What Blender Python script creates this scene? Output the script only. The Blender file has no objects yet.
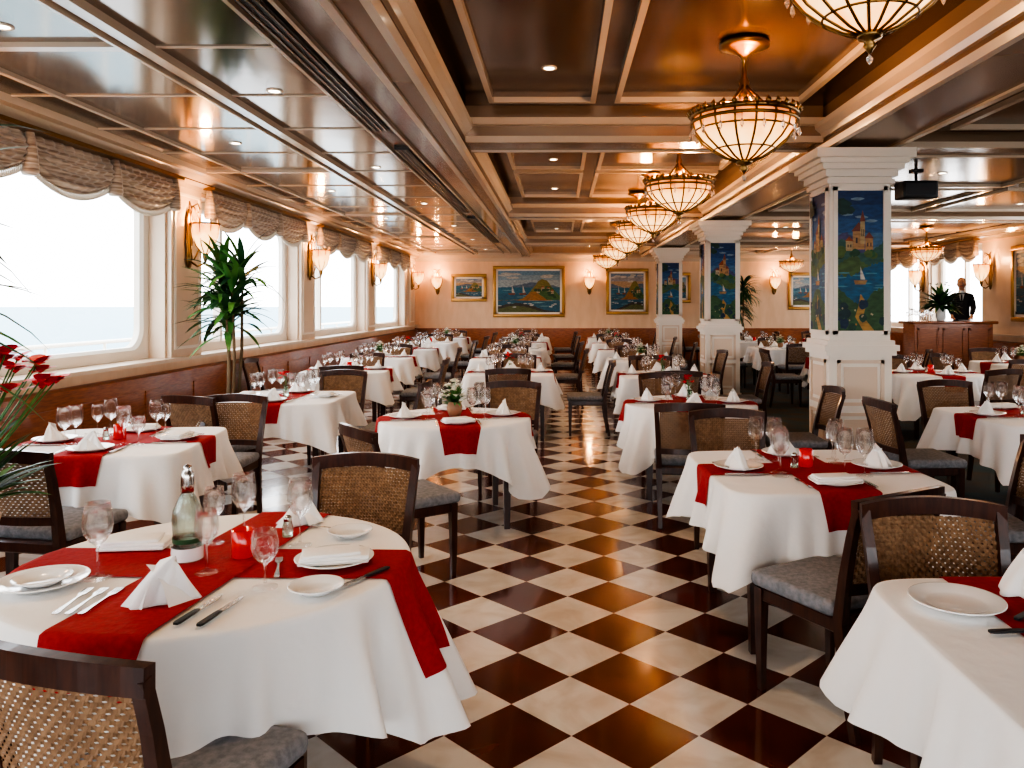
import bpy, bmesh, math, random
from mathutils import Vector, Matrix
random.seed(7)
scene = bpy.context.scene
PI = math.pi

# ------------------------------------------------------------------ materials
def nt(mat):
    mat.use_nodes = True
    return mat.node_tree.nodes, mat.node_tree.links

def M_(name, col, rough=0.5, metal=0.0, spec=0.5, emis=None, estr=0.0, trans=0.0, coat=0.0,
       noise=None, bump=None, sheen=0.0, ior=1.45):
    m = bpy.data.materials.new(name)
    n, l = nt(m)
    b = n['Principled BSDF']
    b.inputs['Base Color'].default_value = (*col, 1)
    b.inputs['Roughness'].default_value = rough
    b.inputs['Metallic'].default_value = metal
    b.inputs['Specular IOR Level'].default_value = spec
    b.inputs['Transmission Weight'].default_value = trans
    b.inputs['Coat Weight'].default_value = coat
    b.inputs['Coat Roughness'].default_value = 0.08
    b.inputs['Sheen Weight'].default_value = sheen
    b.inputs['IOR'].default_value = ior
    if emis:
        b.inputs['Emission Color'].default_value = (*emis, 1)
        b.inputs['Emission Strength'].default_value = estr
    tc = n.new('ShaderNodeTexCoord')
    if noise:
        sc, col2, stretch = noise
        mp = n.new('ShaderNodeMapping'); mp.inputs['Scale'].default_value = stretch
        nz = n.new('ShaderNodeTexNoise'); nz.inputs['Scale'].default_value = sc
        nz.inputs['Detail'].default_value = 5
        mx = n.new('ShaderNodeMix'); mx.data_type = 'RGBA'
        mx.inputs[6].default_value = (*col, 1); mx.inputs[7].default_value = (*col2, 1)
        cr = n.new('ShaderNodeValToRGB'); cr.color_ramp.elements[0].position = .35; cr.color_ramp.elements[1].position = .65
        l.new(tc.outputs['Object'], mp.inputs[0]); l.new(mp.outputs[0], nz.inputs['Vector'])
        l.new(nz.outputs[0], cr.inputs[0]); l.new(cr.outputs[0], mx.inputs[0]); l.new(mx.outputs[2], b.inputs['Base Color'])
    if bump:
        sc, st = bump
        nz2 = n.new('ShaderNodeTexNoise'); nz2.inputs['Scale'].default_value = sc; nz2.inputs['Detail'].default_value = 3
        bp = n.new('ShaderNodeBump'); bp.inputs['Strength'].default_value = st; bp.inputs['Distance'].default_value = .02
        l.new(tc.outputs['Object'], nz2.inputs['Vector']); l.new(nz2.outputs[0], bp.inputs['Height']); l.new(bp.outputs[0], b.inputs['Normal'])
    return m

cream = M_('cream_paint', (.74, .58, .44), .38, noise=(3, (.68, .52, .38), (1, 1, 1)))
cream_trim = M_('cream_trim', (.70, .54, .40), .3, coat=.3)
ceil_trim = M_('ceiling_trim', (.56, .44, .33), .22, coat=.4)
white_trim = M_('white_trim', (.80, .72, .62), .35)
wallpaper = M_('wallpaper_cream', (.78, .54, .35), .6, noise=(6, (.72, .48, .30), (1, 1, .3)))
wood_warm = M_('wood_warm', (.36, .11, .035), .3, coat=.4, noise=(8, (.22, .06, .018), (1, 1, 8)))
wood_dark = M_('wood_dark', (.028, .008, .005), .3, coat=.2, noise=(14, (.06, .018, .009), (4, 4, .6)))
ceil_m = M_('ceiling_lacquer', (.135, .078, .047), .15, metal=.5, noise=(1.2, (.105, .06, .036), (1, 1, 1)), bump=(1.5, .06))
ceil_side = M_('ceiling_lacquer_side', (.27, .225, .19), .12, metal=.7, bump=(1.2, .1))
beam_m = M_('beam_bronze', (.25, .16, .10), .22, metal=.35)
linen = M_('linen_white', (.84, .82, .79), .85, spec=.2, sheen=.2, bump=(9, .3))
napkin_m = M_('napkin_white', (.86, .85, .83), .8, spec=.2, bump=(30, .2))
red_m = M_('runner_red', (.37, .018, .018), .75, spec=.2, noise=(60, (.30, .014, .014), (1, 1, 1)), bump=(40, .15))
seat_m = M_('seat_fabric', (.27, .27, .29), .85, noise=(45, (.17, .18, .2), (1, 1, 1)), bump=(80, .3))
cane_m = M_('cane_weave', (.29, .165, .085), .5, noise=(40, (.18, .095, .045), (1, 1, 1)))
china = M_('china_white', (.85, .85, .84), .12, coat=.5)
steel = M_('cutlery_steel', (.55, .53, .51), .18, metal=1)
brass = M_('brass_dark', (.26, .15, .055), .32, metal=1)
gold = M_('gold_frame', (.42, .24, .08), .35, metal=.9, bump=(60, .3))
black_m = M_('black_plastic', (.015, .015, .017), .4)
green_l = M_('leaf_green', (.045, .15, .03), .4, noise=(6, (.09, .24, .055), (1, 1, 1)))
green_d = M_('leaf_dark', (.014, .06, .025), .4, noise=(6, (.028, .10, .035), (1, 1, 1)))
bark = M_('bark', (.17, .11, .06), .9, bump=(30, .6))
terra = M_('planter_ceramic', (.36, .2, .11), .4)
soil = M_('soil', (.03, .02, .012), .95)
petal_r = M_('petal_red', (.70, .008, .02), .45)
petal_w = M_('petal_white', (.85, .82, .7), .5)
candle_m = M_('candle_red_glass', (.5, .005, .005), .15, coat=.6, emis=(.8, .02, .01), estr=.12)
wax = M_('wax', (.85, .7, .6), .5)
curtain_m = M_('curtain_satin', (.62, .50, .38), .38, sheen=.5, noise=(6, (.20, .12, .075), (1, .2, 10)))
fringe_m = M_('curtain_fringe', (.72, .62, .50), .7)
skin_m = M_('skin', (.50, .27, .17), .5)
suit_m = M_('suit_dark', (.012, .013, .018), .75)
shirt_m = M_('shirt_white', (.8, .8, .8), .7)
hair_m = M_('hair_black', (.01, .008, .006), .5)
carpet_m = M_('carpet_teal', (.03, .055, .06), .9, noise=(3, (.07, .045, .03), (1, 1, 1)), bump=(120, .3))
bulb_m = M_('downlight_glow', (1, .9, .75), .5, emis=(1, .82, .58), estr=14)
crystal = M_('crystal', (.95, .9, .85), .05, trans=.8)
deck_m = M_('deck', (.6, .6, .6), .7)

def glass_mat(name, tint=(1, 1, 1), fac=.45):
    m = bpy.data.materials.new(name); n, l = nt(m)
    n.remove(n['Principled BSDF']); out = n['Material Output']
    g = n.new('ShaderNodeBsdfGlass'); g.inputs['IOR'].default_value = 1.45; g.inputs['Roughness'].default_value = .0
    g.inputs['Color'].default_value = (*tint, 1)
    t = n.new('ShaderNodeBsdfTransparent'); t.inputs['Color'].default_value = (*tint, 1)
    mx = n.new('ShaderNodeMixShader'); mx.inputs[0].default_value = fac
    l.new(g.outputs[0], mx.inputs[1]); l.new(t.outputs[0], mx.inputs[2]); l.new(mx.outputs[0], out.inputs[0])
    return m
glass = glass_mat('clear_glass', fac=.72)
glass_g = glass_mat('green_glass', (.80, .9, .84), .4)
glass_c = glass_mat('smoky_clear_glass', (.90, .95, .93), .45)
def pane_mat():
    m = bpy.data.materials.new('window_pane'); n, l = nt(m)
    n.remove(n['Principled BSDF']); out = n['Material Output']
    g = n.new('ShaderNodeBsdfGlossy'); g.inputs['Roughness'].default_value = .02
    t = n.new('ShaderNodeBsdfTransparent')
    mx = n.new('ShaderNodeMixShader'); mx.inputs[0].default_value = .95
    l.new(g.outputs[0], mx.inputs[1]); l.new(t.outputs[0], mx.inputs[2]); l.new(mx.outputs[0], out.inputs[0])
    return m
pane = pane_mat()

def lamp_mat(name, strength, z0, z1):
    m = bpy.data.materials.new(name); n, l = nt(m); b = n['Principled BSDF']
    b.inputs['Base Color'].default_value = (.7, .45, .25, 1); b.inputs['Roughness'].default_value = .25
    tc = n.new('ShaderNodeTexCoord'); nz = n.new('ShaderNodeTexNoise'); nz.inputs['Scale'].default_value = 9
    nz.inputs['Detail'].default_value = 4
    sp = n.new('ShaderNodeSeparateXYZ'); l.new(tc.outputs['Object'], sp.inputs[0])
    mr = n.new('ShaderNodeMapRange'); mr.inputs[1].default_value = z0; mr.inputs[2].default_value = z1
    l.new(sp.outputs[2], mr.inputs[0])
    ma = n.new('ShaderNodeMath'); ma.operation = 'MULTIPLY_ADD'; ma.inputs[1].default_value = .8
    sb = n.new('ShaderNodeMath'); sb.operation = 'SUBTRACT'; sb.inputs[1].default_value = .4
    l.new(nz.outputs[0], ma.inputs[0]); l.new(mr.outputs[0], ma.inputs[2]); l.new(ma.outputs[0], sb.inputs[0])
    cr = n.new('ShaderNodeValToRGB'); e = cr.color_ramp.elements
    e[0].position = 0; e[0].color = (1, .40, .10, 1)
    e[1].position = 1; e[1].color = (.28, .06, .01, 1)
    k = e.new(.28); k.color = (1, .60, .27, 1); k = e.new(.58); k.color = (1, .50, .17, 1); k = e.new(.78); k.color = (.75, .23, .04, 1)
    l.new(tc.outputs['Object'], nz.inputs['Vector']); l.new(sb.outputs[0], cr.inputs[0])
    l.new(cr.outputs[0], b.inputs['Emission Color']); b.inputs['Emission Strength'].default_value = strength
    return m
lampglass = lamp_mat('lamp_stained_glass', 1.9, -.32, 0)
sconceglass = lamp_mat('sconce_glass', 2.3, -.3, .34)

TILE = .335
def floor_mat():
    m = bpy.data.materials.new('marble_checker'); n, l = nt(m); b = n['Principled BSDF']
    tc = n.new('ShaderNodeTexCoord')
    mp = n.new('ShaderNodeMapping'); mp.inputs['Rotation'].default_value = (0, 0, PI/4); mp.inputs['Location'].default_value = (.06, -.12, .16)
    ck = n.new('ShaderNodeTexChecker'); ck.inputs['Scale'].default_value = 1/TILE
    l.new(tc.outputs['Object'], mp.inputs[0]); l.new(mp.outputs[0], ck.inputs['Vector'])
    nz = n.new('ShaderNodeTexNoise'); nz.inputs['Scale'].default_value = 3.5; nz.inputs['Detail'].default_value = 7; nz.inputs['Distortion'].default_value = 1.2
    l.new(tc.outputs['Object'], nz.inputs['Vector'])
    r1 = n.new('ShaderNodeValToRGB'); r1.color_ramp.elements[0].position = .3; r1.color_ramp.elements[0].color = (.60, .52, .43, 1)
    r1.color_ramp.elements[1].position = .6; r1.color_ramp.elements[1].color = (.78, .74, .67, 1)
    r2 = n.new('ShaderNodeValToRGB'); r2.color_ramp.elements[0].position = .3; r2.color_ramp.elements[0].color = (.055, .010, .006, 1)
    r2.color_ramp.elements[1].position = .7; r2.color_ramp.elements[1].color = (.14, .028, .013, 1)
    l.new(nz.outputs[0], r1.inputs[0]); l.new(nz.outputs[0], r2.inputs[0])
    l.new(r1.outputs[0], ck.inputs['Color1']); l.new(r2.outputs[0], ck.inputs['Color2'])
    l.new(ck.outputs[0], b.inputs['Base Color'])
    b.inputs['Roughness'].default_value = .2; b.inputs['Coat Weight'].default_value = .5; b.inputs['Coat Roughness'].default_value = .08
    bp = n.new('ShaderNodeBump'); bp.inputs['Strength'].default_value = .04
    nz2 = n.new('ShaderNodeTexNoise'); nz2.inputs['Scale'].default_value = 4
    l.new(tc.outputs['Object'], nz2.inputs['Vector']); l.new(nz2.outputs[0], bp.inputs['Height']); l.new(bp.outputs[0], b.inputs['Normal'])
    return m
floor_m = floor_mat()

_pc = {}
def pcol(c):
    if c not in _pc:
        g = tuple(x*.8 for x in c); d = tuple(x*.5 for x in c)
        _pc[c] = M_('oil_paint', g, .5, noise=(16, d, (1, 1, 2.5)))
    return _pc[c]

# ------------------------------------------------------------------ mesh builder
class MB:
    def __init__(s):
        s.v = []; s.f = []; s.mi = []; s.sm = []; s.mats = []
    def _m(s, mat):
        if mat not in s.mats: s.mats.append(mat)
        return s.mats.index(mat)
    def add(s, vs, fs, mat, smooth=False, T=None):
        o = len(s.v); k = s._m(mat)
        for p in vs:
            p = Vector(p)
            s.v.append(T @ p if T else p)
        for f in fs:
            s.f.append([i+o for i in f]); s.mi.append(k); s.sm.append(smooth)
    def box(s, x0, x1, y0, y1, z0, z1, mat, T=None):
        vs = [(x0,y0,z0),(x1,y0,z0),(x1,y1,z0),(x0,y1,z0),(x0,y0,z1),(x1,y0,z1),(x1,y1,z1),(x0,y1,z1)]
        s.add(vs, [(0,3,2,1),(4,5,6,7),(0,1,5,4),(1,2,6,5),(2,3,7,6),(3,0,4,7)], mat, False, T)
    def bbox(s, x0, x1, y0, y1, z0, z1, mat, bev=.01, seg=2, T=None, smooth=True):
        bm = bmesh.new(); bmesh.ops.create_cube(bm, size=1)
        for v in bm.verts:
            v.co = Vector(((x0+x1)/2+v.co.x*(x1-x0), (y0+y1)/2+v.co.y*(y1-y0), (z0+z1)/2+v.co.z*(z1-z0)))
        bmesh.ops.bevel(bm, geom=list(bm.edges), offset=bev, segments=seg, affect='EDGES', profile=.5)
        bm.verts.index_update()
        s.add([v.co.copy() for v in bm.verts], [[v.index for v in f.verts] for f in bm.faces], mat, smooth, T)
        bm.free()
    def lathe(s, prof, seg, mat, c=(0,0,0), smooth=True, cap=True, T=None):
        vs = []; fs = []
        for r, z in prof:
            for i in range(seg):
                a = 2*PI*i/seg
                vs.append((c[0]+r*math.cos(a), c[1]+r*math.sin(a), c[2]+z))
        for j in range(len(prof)-1):
            for i in range(seg):
                k = (i+1) % seg
                fs.append((j*seg+i, j*seg+k, (j+1)*seg+k, (j+1)*seg+i))
        if cap:
            if prof[0][0] > 1e-4: fs.append(tuple(range(seg))[::-1])
            if prof[-1][0] > 1e-4: fs.append(tuple((len(prof)-1)*seg+i for i in range(seg)))
        s.add(vs, fs, mat, smooth, T)
    def tube(s, pts, rad, mat, seg=8, T=None, smooth=True):
        pts = [Vector(p) for p in pts]; n = len(pts)
        if not isinstance(rad, (list, tuple)): rad = [rad]*n
        vs = []; fs = []
        for i, p in enumerate(pts):
            d = (pts[min(i+1, n-1)]-pts[max(i-1, 0)]).normalized()
            up = Vector((0,0,1)) if abs(d.z) < .95 else Vector((1,0,0))
            a = d.cross(up).normalized(); b = a.cross(d).normalized()
            for k in range(seg):
                t = 2*PI*k/seg
                vs.append(p+(a*math.cos(t)+b*math.sin(t))*rad[i])
        for i in range(n-1):
            for k in range(seg):
                q = (k+1) % seg
                fs.append((i*seg+k, i*seg+q, (i+1)*seg+q, (i+1)*seg+k))
        fs.append(tuple(range(seg))[::-1]); fs.append(tuple((n-1)*seg+k for k in range(seg)))
        s.add(vs, fs, mat, smooth, T)
    def rsweep(s, pts, side, w, h, mat, T=None):
        pts = [Vector(p) for p in pts]; n = len(pts); side = Vector(side)
        if not isinstance(w, (list, tuple)): w = [w]*n
        if not isinstance(h, (list, tuple)): h = [h]*n
        vs = []; fs = []
        for i, p in enumerate(pts):
            d = (pts[min(i+1, n-1)]-pts[max(i-1, 0)]).normalized()
            b = side.cross(d).normalized()
            for a, c in ((-1,-1),(1,-1),(1,1),(-1,1)):
                vs.append(p+side*(a*w[i]/2)+b*(c*h[i]/2))
        for i in range(n-1):
            for k in range(4):
                q = (k+1) % 4
                fs.append((i*4+k, i*4+q, (i+1)*4+q, (i+1)*4+k))
        fs.append((3,2,1,0)); fs.append(tuple((n-1)*4+k for k in range(4)))
        s.add(vs, fs, mat, False, T)
    def extr(s, prof, axis, a, b, mat, T=None):
        n = len(prof); vs = []
        for t in (a, b):
            for h, z in prof:
                vs.append((t, h, z) if axis == 'X' else (h, t, z))
        fs = [(i, (i+1) % n, n+(i+1) % n, n+i) for i in range(n)] + [tuple(range(n))[::-1], tuple(range(n, 2*n))]
        s.add(vs, fs, mat, False, T)
    def mesh(s, name):
        me = bpy.data.meshes.new(name)
        me.from_pydata([tuple(v) for v in s.v], [], s.f)
        for m in s.mats: me.materials.append(m)
        me.polygons.foreach_set('material_index', s.mi)
        me.polygons.foreach_set('use_smooth', s.sm)
        bm = bmesh.new(); bm.from_mesh(me); bmesh.ops.recalc_face_normals(bm, faces=bm.faces); bm.to_mesh(me); bm.free()
        me.update()
        return me
    def obj(s, name, loc=(0,0,0), rz=0, parent=None):
        return put(s.mesh(name), name, loc, rz, parent)

def put(me, name, loc=(0,0,0), rz=0, parent=None, scale=1, rot=None):
    o = bpy.data.objects.new(name, me)
    o.location = loc; o.rotation_euler = rot if rot else (0, 0, rz)
    if scale != 1: o.scale = (scale,)*3
    scene.collection.objects.link(o)
    if parent: o.parent = parent
    return o

def empty(name, loc=(0,0,0), rz=0):
    o = put(None, name, loc, rz); o.empty_display_size = .1
    return o

# ------------------------------------------------------------------ room shell
XL, XR, Y0, Y1 = -4.2, 8.6, -5.0, 23.2
ZT = 3.35
b = MB(); b.box(XL-.3, 2.3, Y0, Y1+.2, -.1, 0, floor_m); b.box(2.3, XR+.3, Y0, Y1+.2, -.1, 0, carpet_m)
b.obj('floor')
SILL, HEAD = 1.0, 2.86
open_l = [(-3.6,-.1),(.7,4.2),(5.0,8.5),(9.3,12.8),(13.6,17.2),(18.0,21.6)]
open_r = [(5.0,8.5),(9.3,12.8),(16.3,18.5),(19.1,22.0)]
def side_wall(name, X, sgn, opens):
    b = MB(); xa, xb = sorted((X, X-sgn*.3))
    b.box(xa, xb, Y0, Y1+.2, 0, SILL, wallpaper)
    b.box(xa, xb, Y0, Y1+.2, HEAD, ZT+.1, wallpaper)
    y = Y0
    for (p, q) in opens+[(Y1+.2, None)]:
        b.box(xa, xb, y, p, SILL, HEAD, cream)
        y = q
    b.obj(name)
    t = MB()
    t.extr([(X, 0), (X+sgn*.05, 0), (X+sgn*.05, .84), (X, .84)], 'Y', Y0, Y1, wood_warm)
    t.extr([(X, .84), (X+sgn*.08, .84), (X+sgn*.08, .88), (X+sgn*.04, .9), (X, .9)], 'Y', Y0, Y1, wood_warm)
    yy = Y0+.4
    while yy < Y1-1:
        t.box(*sorted((X+sgn*.05, X+sgn*.062)), yy, yy+.9, .15, .74, wood_warm); yy += 1.05
    t.obj('trim_1' if sgn > 0 else 'trim_2')
    t = MB()
    t.extr([(X-sgn*.28, SILL), (X+sgn*.13, SILL), (X+sgn*.13, SILL+.035), (X-sgn*.28, SILL+.035)], 'Y', Y0, Y1, cream_trim)
    t.extr([(X, 2.9), (X+sgn*.05, 2.9), (X+sgn*.07, 2.95), (X+sgn*.13, 2.97), (X+sgn*.2, 3.04), (X+sgn*.26, 3.05), (X+sgn*.28, 3.1), (X, 3.1)], 'Y', Y0, Y1, ceil_trim)
    t.extr([(X+sgn*.05, 2.975), (X+sgn*.145, 2.975), (X+sgn*.145, 2.99), (X+sgn*.05, 2.99)], 'Y', Y0, Y1, beam_m)
    t.obj('trim_3' if sgn > 0 else 'trim_4')
    y = Y0; k = 0
    for (p, q) in opens+[(Y1, None)]:
        if p-y < 3:
            c = (y+p)/2; w = min((p-y)/2-.04, .36)
            pb = MB(); e = .0005
            pb.box(*sorted((X+sgn*e, X+sgn*.05)), c-w, c+w, SILL+.036, 2.9, cream_trim)
            for (u, v, z0, z1) in ((c-w+.06, c-w+.09, 1.15, 2.8), (c+w-.09, c+w-.06, 1.15, 2.8), (c-w+.06, c+w-.06, 1.12, 1.15), (c-w+.06, c+w-.06, 2.8, 2.83)):
                pb.box(*sorted((X+sgn*.05, X+sgn*.065)), u, v, z0, z1, white_trim)
            pb.obj('pilaster')
        y = q
side_wall('wall_left', XL, 1, open_l)
side_wall('wall_right', XR, -1, open_r)

def rrect(y0, y1, z0, z1, r, n=8):
    pts = []
    for cx, cz, a0 in ((y1-r, z1-r, 0), (y0+r, z1-r, PI/2), (y0+r, z0+r, PI), (y1-r, z0+r, 1.5*PI)):
        for i in range(n+1):
            a = a0+PI/2*i/n; pts.append((cx+r*math.cos(a), cz+r*math.sin(a)))
    return pts
wn = 0
def window(X, sgn, p, q):
    global wn; wn += 1
    b = MB(); xo = X-sgn*.26; xi = X-sgn*.17
    n = 8
    rings = []
    for (x, inset, r) in ((xi, .0, .02), (xi, .1, .22), (xi-sgn*.03, .13, .2), (xo, .13, .2), (xo, .0, .02)):
        rings.append([(x, y, z) for y, z in rrect(p+inset+.002, q-inset-.002, SILL+.036+inset, HEAD-inset-.002, r, n)])
    N = len(rings[0]); vs = sum(rings, []); fs = []
    for j in range(len(rings)-1):
        for i in range(N):
            k = (i+1) % N
            fs.append((j*N+i, j*N+k, (j+1)*N+k, (j+1)*N+i))
    b.add(vs, fs, white_trim)
    b.box(*sorted((xi, xo)), p+.98, p+1.05, SILL+.12, HEAD-.1, white_trim)
    xm = X-sgn*.22
    b.add([(xm, p+.11, SILL+.14), (xm, q-.11, SILL+.14), (xm, q-.11, HEAD-.12), (xm, p+.11, HEAD-.12)], [(0,1,2,3)], pane)
    b.obj('window_%d' % wn)
    L = bpy.data.lights.new('window_portal', 'AREA'); L.shape = 'RECTANGLE'; L.size = q-p; L.size_y = HEAD-SILL
    L.cycles.is_portal = True
    o = bpy.data.objects.new('window_portal', L); o.location = (X-sgn*.33, (p+q)/2, (SILL+HEAD)/2)
    o.rotation_euler = Vector((sgn, 0, 0)).to_track_quat('-Z', 'Z').to_euler()
    scene.collection.objects.link(o)
for p, q in open_l: window(XL, 1, p, q)
for p, q in open_r: window(XR, -1, p, q)

b = MB(); b.box(XL, XR, Y1, Y1+.2, 0, ZT+.1, wallpaper); b.obj('wall_back')
b = MB()
b.box(XL, XR, Y1-.05, Y1, 0, .88, wood_warm); b.box(XL, XR, Y1-.08, Y1, .88, .93, wood_warm)
xx = XL+.2
while xx < XR-1:
    b.box(xx, xx+.9, Y1-.065, Y1-.05, .15, .75, wood_warm); xx += 1.1
b.obj('trim_5')
b = MB(); b.extr([(Y1, 2.86), (Y1-.06, 2.86), (Y1-.1, 2.95), (Y1-.22, 3.03), (Y1-.24, 3.1), (Y1, 3.1)], 'X', XL, XR, ceil_trim); b.obj('trim_6')
b = MB()
b.box(XL-.3, XR+.3, Y0-.2, Y0, 0, .9, wallpaper); b.box(XL-.3, XR+.3, Y0-.2, Y0, 2.9, ZT+.1, wallpaper)
for x in (XL-.3, -.2, 4.0, XR-.5): b.box(x, x+.6, Y0-.2, Y0, .9, 2.9, wallpaper)  # unseen wall behind camera; its openings are added to let in frontal fill
b.obj('wall_rear_fill_openings')
L = bpy.data.lights.new('window_portal', 'AREA'); L.shape = 'RECTANGLE'; L.size = 12.5; L.size_y = 2.0; L.cycles.is_portal = True  # portal over the added rear fill openings
o = bpy.data.objects.new('window_portal', L); o.location = (2.2, Y0-.25, 1.9); o.rotation_euler = Vector((0, 1, 0)).to_track_quat('-Z', 'Z').to_euler(); scene.collection.objects.link(o)

# ------------------------------------------------------------------ ceiling
b = MB()
b.box(XL-.3, XR+.3, Y0-.2, Y1+.2, ZT, ZT+.12, ceil_m)
b.box(XL, -1.0, Y0, Y1, 3.1, ZT, ceil_side)
b.box(2.9, XR, Y0, Y1, 3.12, ZT, ceil_m)
b.obj('ceiling')
def beamY(x, w, zb, zt, name, mat=beam_m):
    b = MB(); h = w/2
    b.extr([(x-h, zt), (x-h, zb), (x+h, zb), (x+h, zt)], 'Y', Y0, Y1-.24, mat)
    for s in (-1, 1):
        b.extr([(x+s*(h-.05), zb), (x+s*(h-.05), zb-.02), (x+s*h, zb-.02), (x+s*(h+.015), zb+.03), (x+s*h, zb+.03)], 'Y', Y0, Y1-.24, ceil_trim)
        b.extr([(x+s*h, zb+.07), (x+s*(h+.03), zb+.07), (x+s*(h+.045), zb+.11), (x+s*(h+.09), zb+.15), (x+s*(h+.1), zb+.19), (x+s*h, zb+.19)], 'Y', Y0, Y1-.24, ceil_trim)
    b.obj(name)
beamY(-.98, .24, 3.0, ZT, 'ceiling_beam')
beamY(2.64, .62, 2.99, ZT, 'ceiling_beam')
def beamX(y, w, zb, xa, xb):
    b = MB(); h = w/2
    b.box(xa, xb, y-h, y+h, zb, ZT, beam_m)
    for s in (-1, 1):
        b.extr([(y+s*(h-.04), zb), (y+s*(h-.04), zb-.02), (y+s*h, zb-.02), (y+s*(h+.02), zb+.03), (y+s*h, zb+.03)], 'X', xa, xb, ceil_trim)
        b.extr([(y+s*h, zb+.12), (y+s*(h+.04), zb+.13), (y+s*(h+.08), zb+.18), (y+s*h, zb+.18)], 'X', xa, xb, ceil_trim)
    b.obj('ceiling_beam')
for y in (1.2, 7.27, 13.2, 19.3):
    beamX(y, .5, 3.05, -.83, 2.31)
for y in (1.2, 7.27, 13.2, 19.3):
    beamX(y, .5, 3.0, 2.97, XR-.28)
def frame(b, x0, x1, y0, y1, z, w=.06, h=.05, mat=None):
    mat = mat or ceil_trim
    b.box(x0, x1, y0, y0+w, z-h, z, mat); b.box(x0, x1, y1-w, y1, z-h, z, mat)
    b.box(x0, x0+w, y0+w, y1-w, z-h, z, mat); b.box(x1-w, x1, y0+w, y1-w, z-h, z, mat)
b = MB()
ys = [1.2, 7.27, 13.2, 19.3, 25]
for i in range(4):
    a, c = ys[i]+.5, min(ys[i+1]-.5, Y1-.5)
    if c-a < 2: continue
    m = (a+c)/2
    for (p, q) in ((a, m-.12), (m+.12, c)):
        frame(b, -.60, .30, p, q, ZT, .045, .045); frame(b, .46, 2.05, p, q, ZT, .045, .045)
        frame(b, 3.3, 5.6, p, q, 3.12, .05, .04); frame(b, 5.8, 8.1, p, q, 3.12, .05, .04)
b.obj('trim_7')
b = MB()
for x, w, h in ((-2.38, .08, .05), (-2.46, .02, .07), (-3.55, .04, .03), (-1.40, .025, .03), (-1.62, .025, .03)):
    b.box(x-w/2, x+w/2, Y0, Y1-.3, 3.1-h, 3.1, ceil_trim)
y = -4.0
while y < Y1-.5:
    b.box(XL+.28, -1.63, y-.009, y+.009, 3.09, 3.1, ceil_trim); y += 1.08
for y in (4.6, 8.9, 13.2, 17.6, 22.0):
    b.box(XL+.28, -2.38, y-.04, y+.04, 3.07, 3.1, ceil_trim)
b.obj('trim_8')
for (p, q) in ((1.0, 6.8), (7.6, 12.8), (13.6, 19.0)):
    b = MB(); b.box(-1.575, -1.445, p, q, 3.075, 3.1, black_m)
    for k in range(3):
        b.box(-1.56+k*.045, -1.55+k*.045, p+.02, q-.02, 3.068, 3.0755, beam_m)
    b.obj('air_vent')
dl = MB(); dl.lathe([(.038, -.004), (.0, -.004)], 16, bulb_m, cap=False); dl.lathe([(.038, -.002), (.04, -.008), (.056, -.008), (.058, 0)], 20, white_trim, cap=False)
dlm = dl.mesh('ceiling_downlight')
def spot(x, y, z, e=65, light=True):
    put(dlm, 'ceiling_downlight', (x, y, z))
    if light:
        L = bpy.data.lights.new('downlight_lamp', 'SPOT'); L.energy = e; L.color = (1, .68, .40); L.spot_size = 1.9; L.spot_blend = .9; L.shadow_soft_size = .06
        o = bpy.data.objects.new('downlight_lamp', L); o.location = (x, y, z-.03); scene.collection.objects.link(o)
for y in (2.0, 4.7, 7.8, 10.9, 14.2, 17.4, 20.6):
    spot(-3.0, y-.4, 3.1, e=45); spot(-2.0, y+.9, 3.1, e=45, light=(y < 12))
for y in (3.0, 5.9, 9.6, 12.0, 15.9, 18.3, 21.8):
    spot(-.08, y, ZT-.0)
for y in (3.4, 6.3, 9.2, 11.6, 15.6, 20.5):
    spot(4.4, y, 3.12, 65); spot(6.9, y+.4, 3.12, 65, light=(y > 6))

# ------------------------------------------------------------------ valance curtains
def valance(X, sgn, p, q):
    b = MB(); n = 150; m = 26; nsw = 3; w = (q-p)+.06; p0 = p-.03
    vs = []; fs = []
    for i in range(n+1):
        u = i/n; sc = (u*nsw) % 1.0
        if i == n: sc = 1.0
        drop = .22+.17*math.sin(PI*sc)**.8
        for j in range(m+1):
            v = j/m
            z = 2.93-v*drop
            amp = .026*min(1, v*3)
            off = .09+.05*math.sin(PI*v)+amp*math.sin(2*PI*(5*v+.0))*math.sin(PI*sc)**.5+.012*math.sin(u*nsw*2*PI*9)*(1-v*.6)
            vs.append((X+sgn*off, p0+u*w, z))
    for i in range(n):
        for j in range(m):
            fs.append((i*(m+1)+j, (i+1)*(m+1)+j, (i+1)*(m+1)+j+1, i*(m+1)+j+1))
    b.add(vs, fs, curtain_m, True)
    k = int(w/.022)
    for i in range(k):
        u = (i+.5)/k; sc = (u*nsw) % 1.0; drop = .22+.17*math.sin(PI*sc)**.8
        y = p0+u*w; z = 2.93-drop+.01; x = X+sgn*.09
        b.tube([(x, y, z), (x+sgn*.004, y, z-.06)], [.005, .009], fringe_m, 5)
    for k in range(nsw+1):
        y = p0+w*k/nsw; y = min(max(y, p0+.05), p0+w-.05)
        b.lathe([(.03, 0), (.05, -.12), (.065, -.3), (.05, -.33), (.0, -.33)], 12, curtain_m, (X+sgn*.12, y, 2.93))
    b.box(*sorted((X+sgn*.06, X+sgn*.2)), p0, p0+w, 2.93, 2.965, brass)
    b.obj('valance_curtain')
for p, q in open_l[1:]: valance(XL, 1, p, q)
for p, q in open_r[2:]: valance(XR, -1, p, q)

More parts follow.
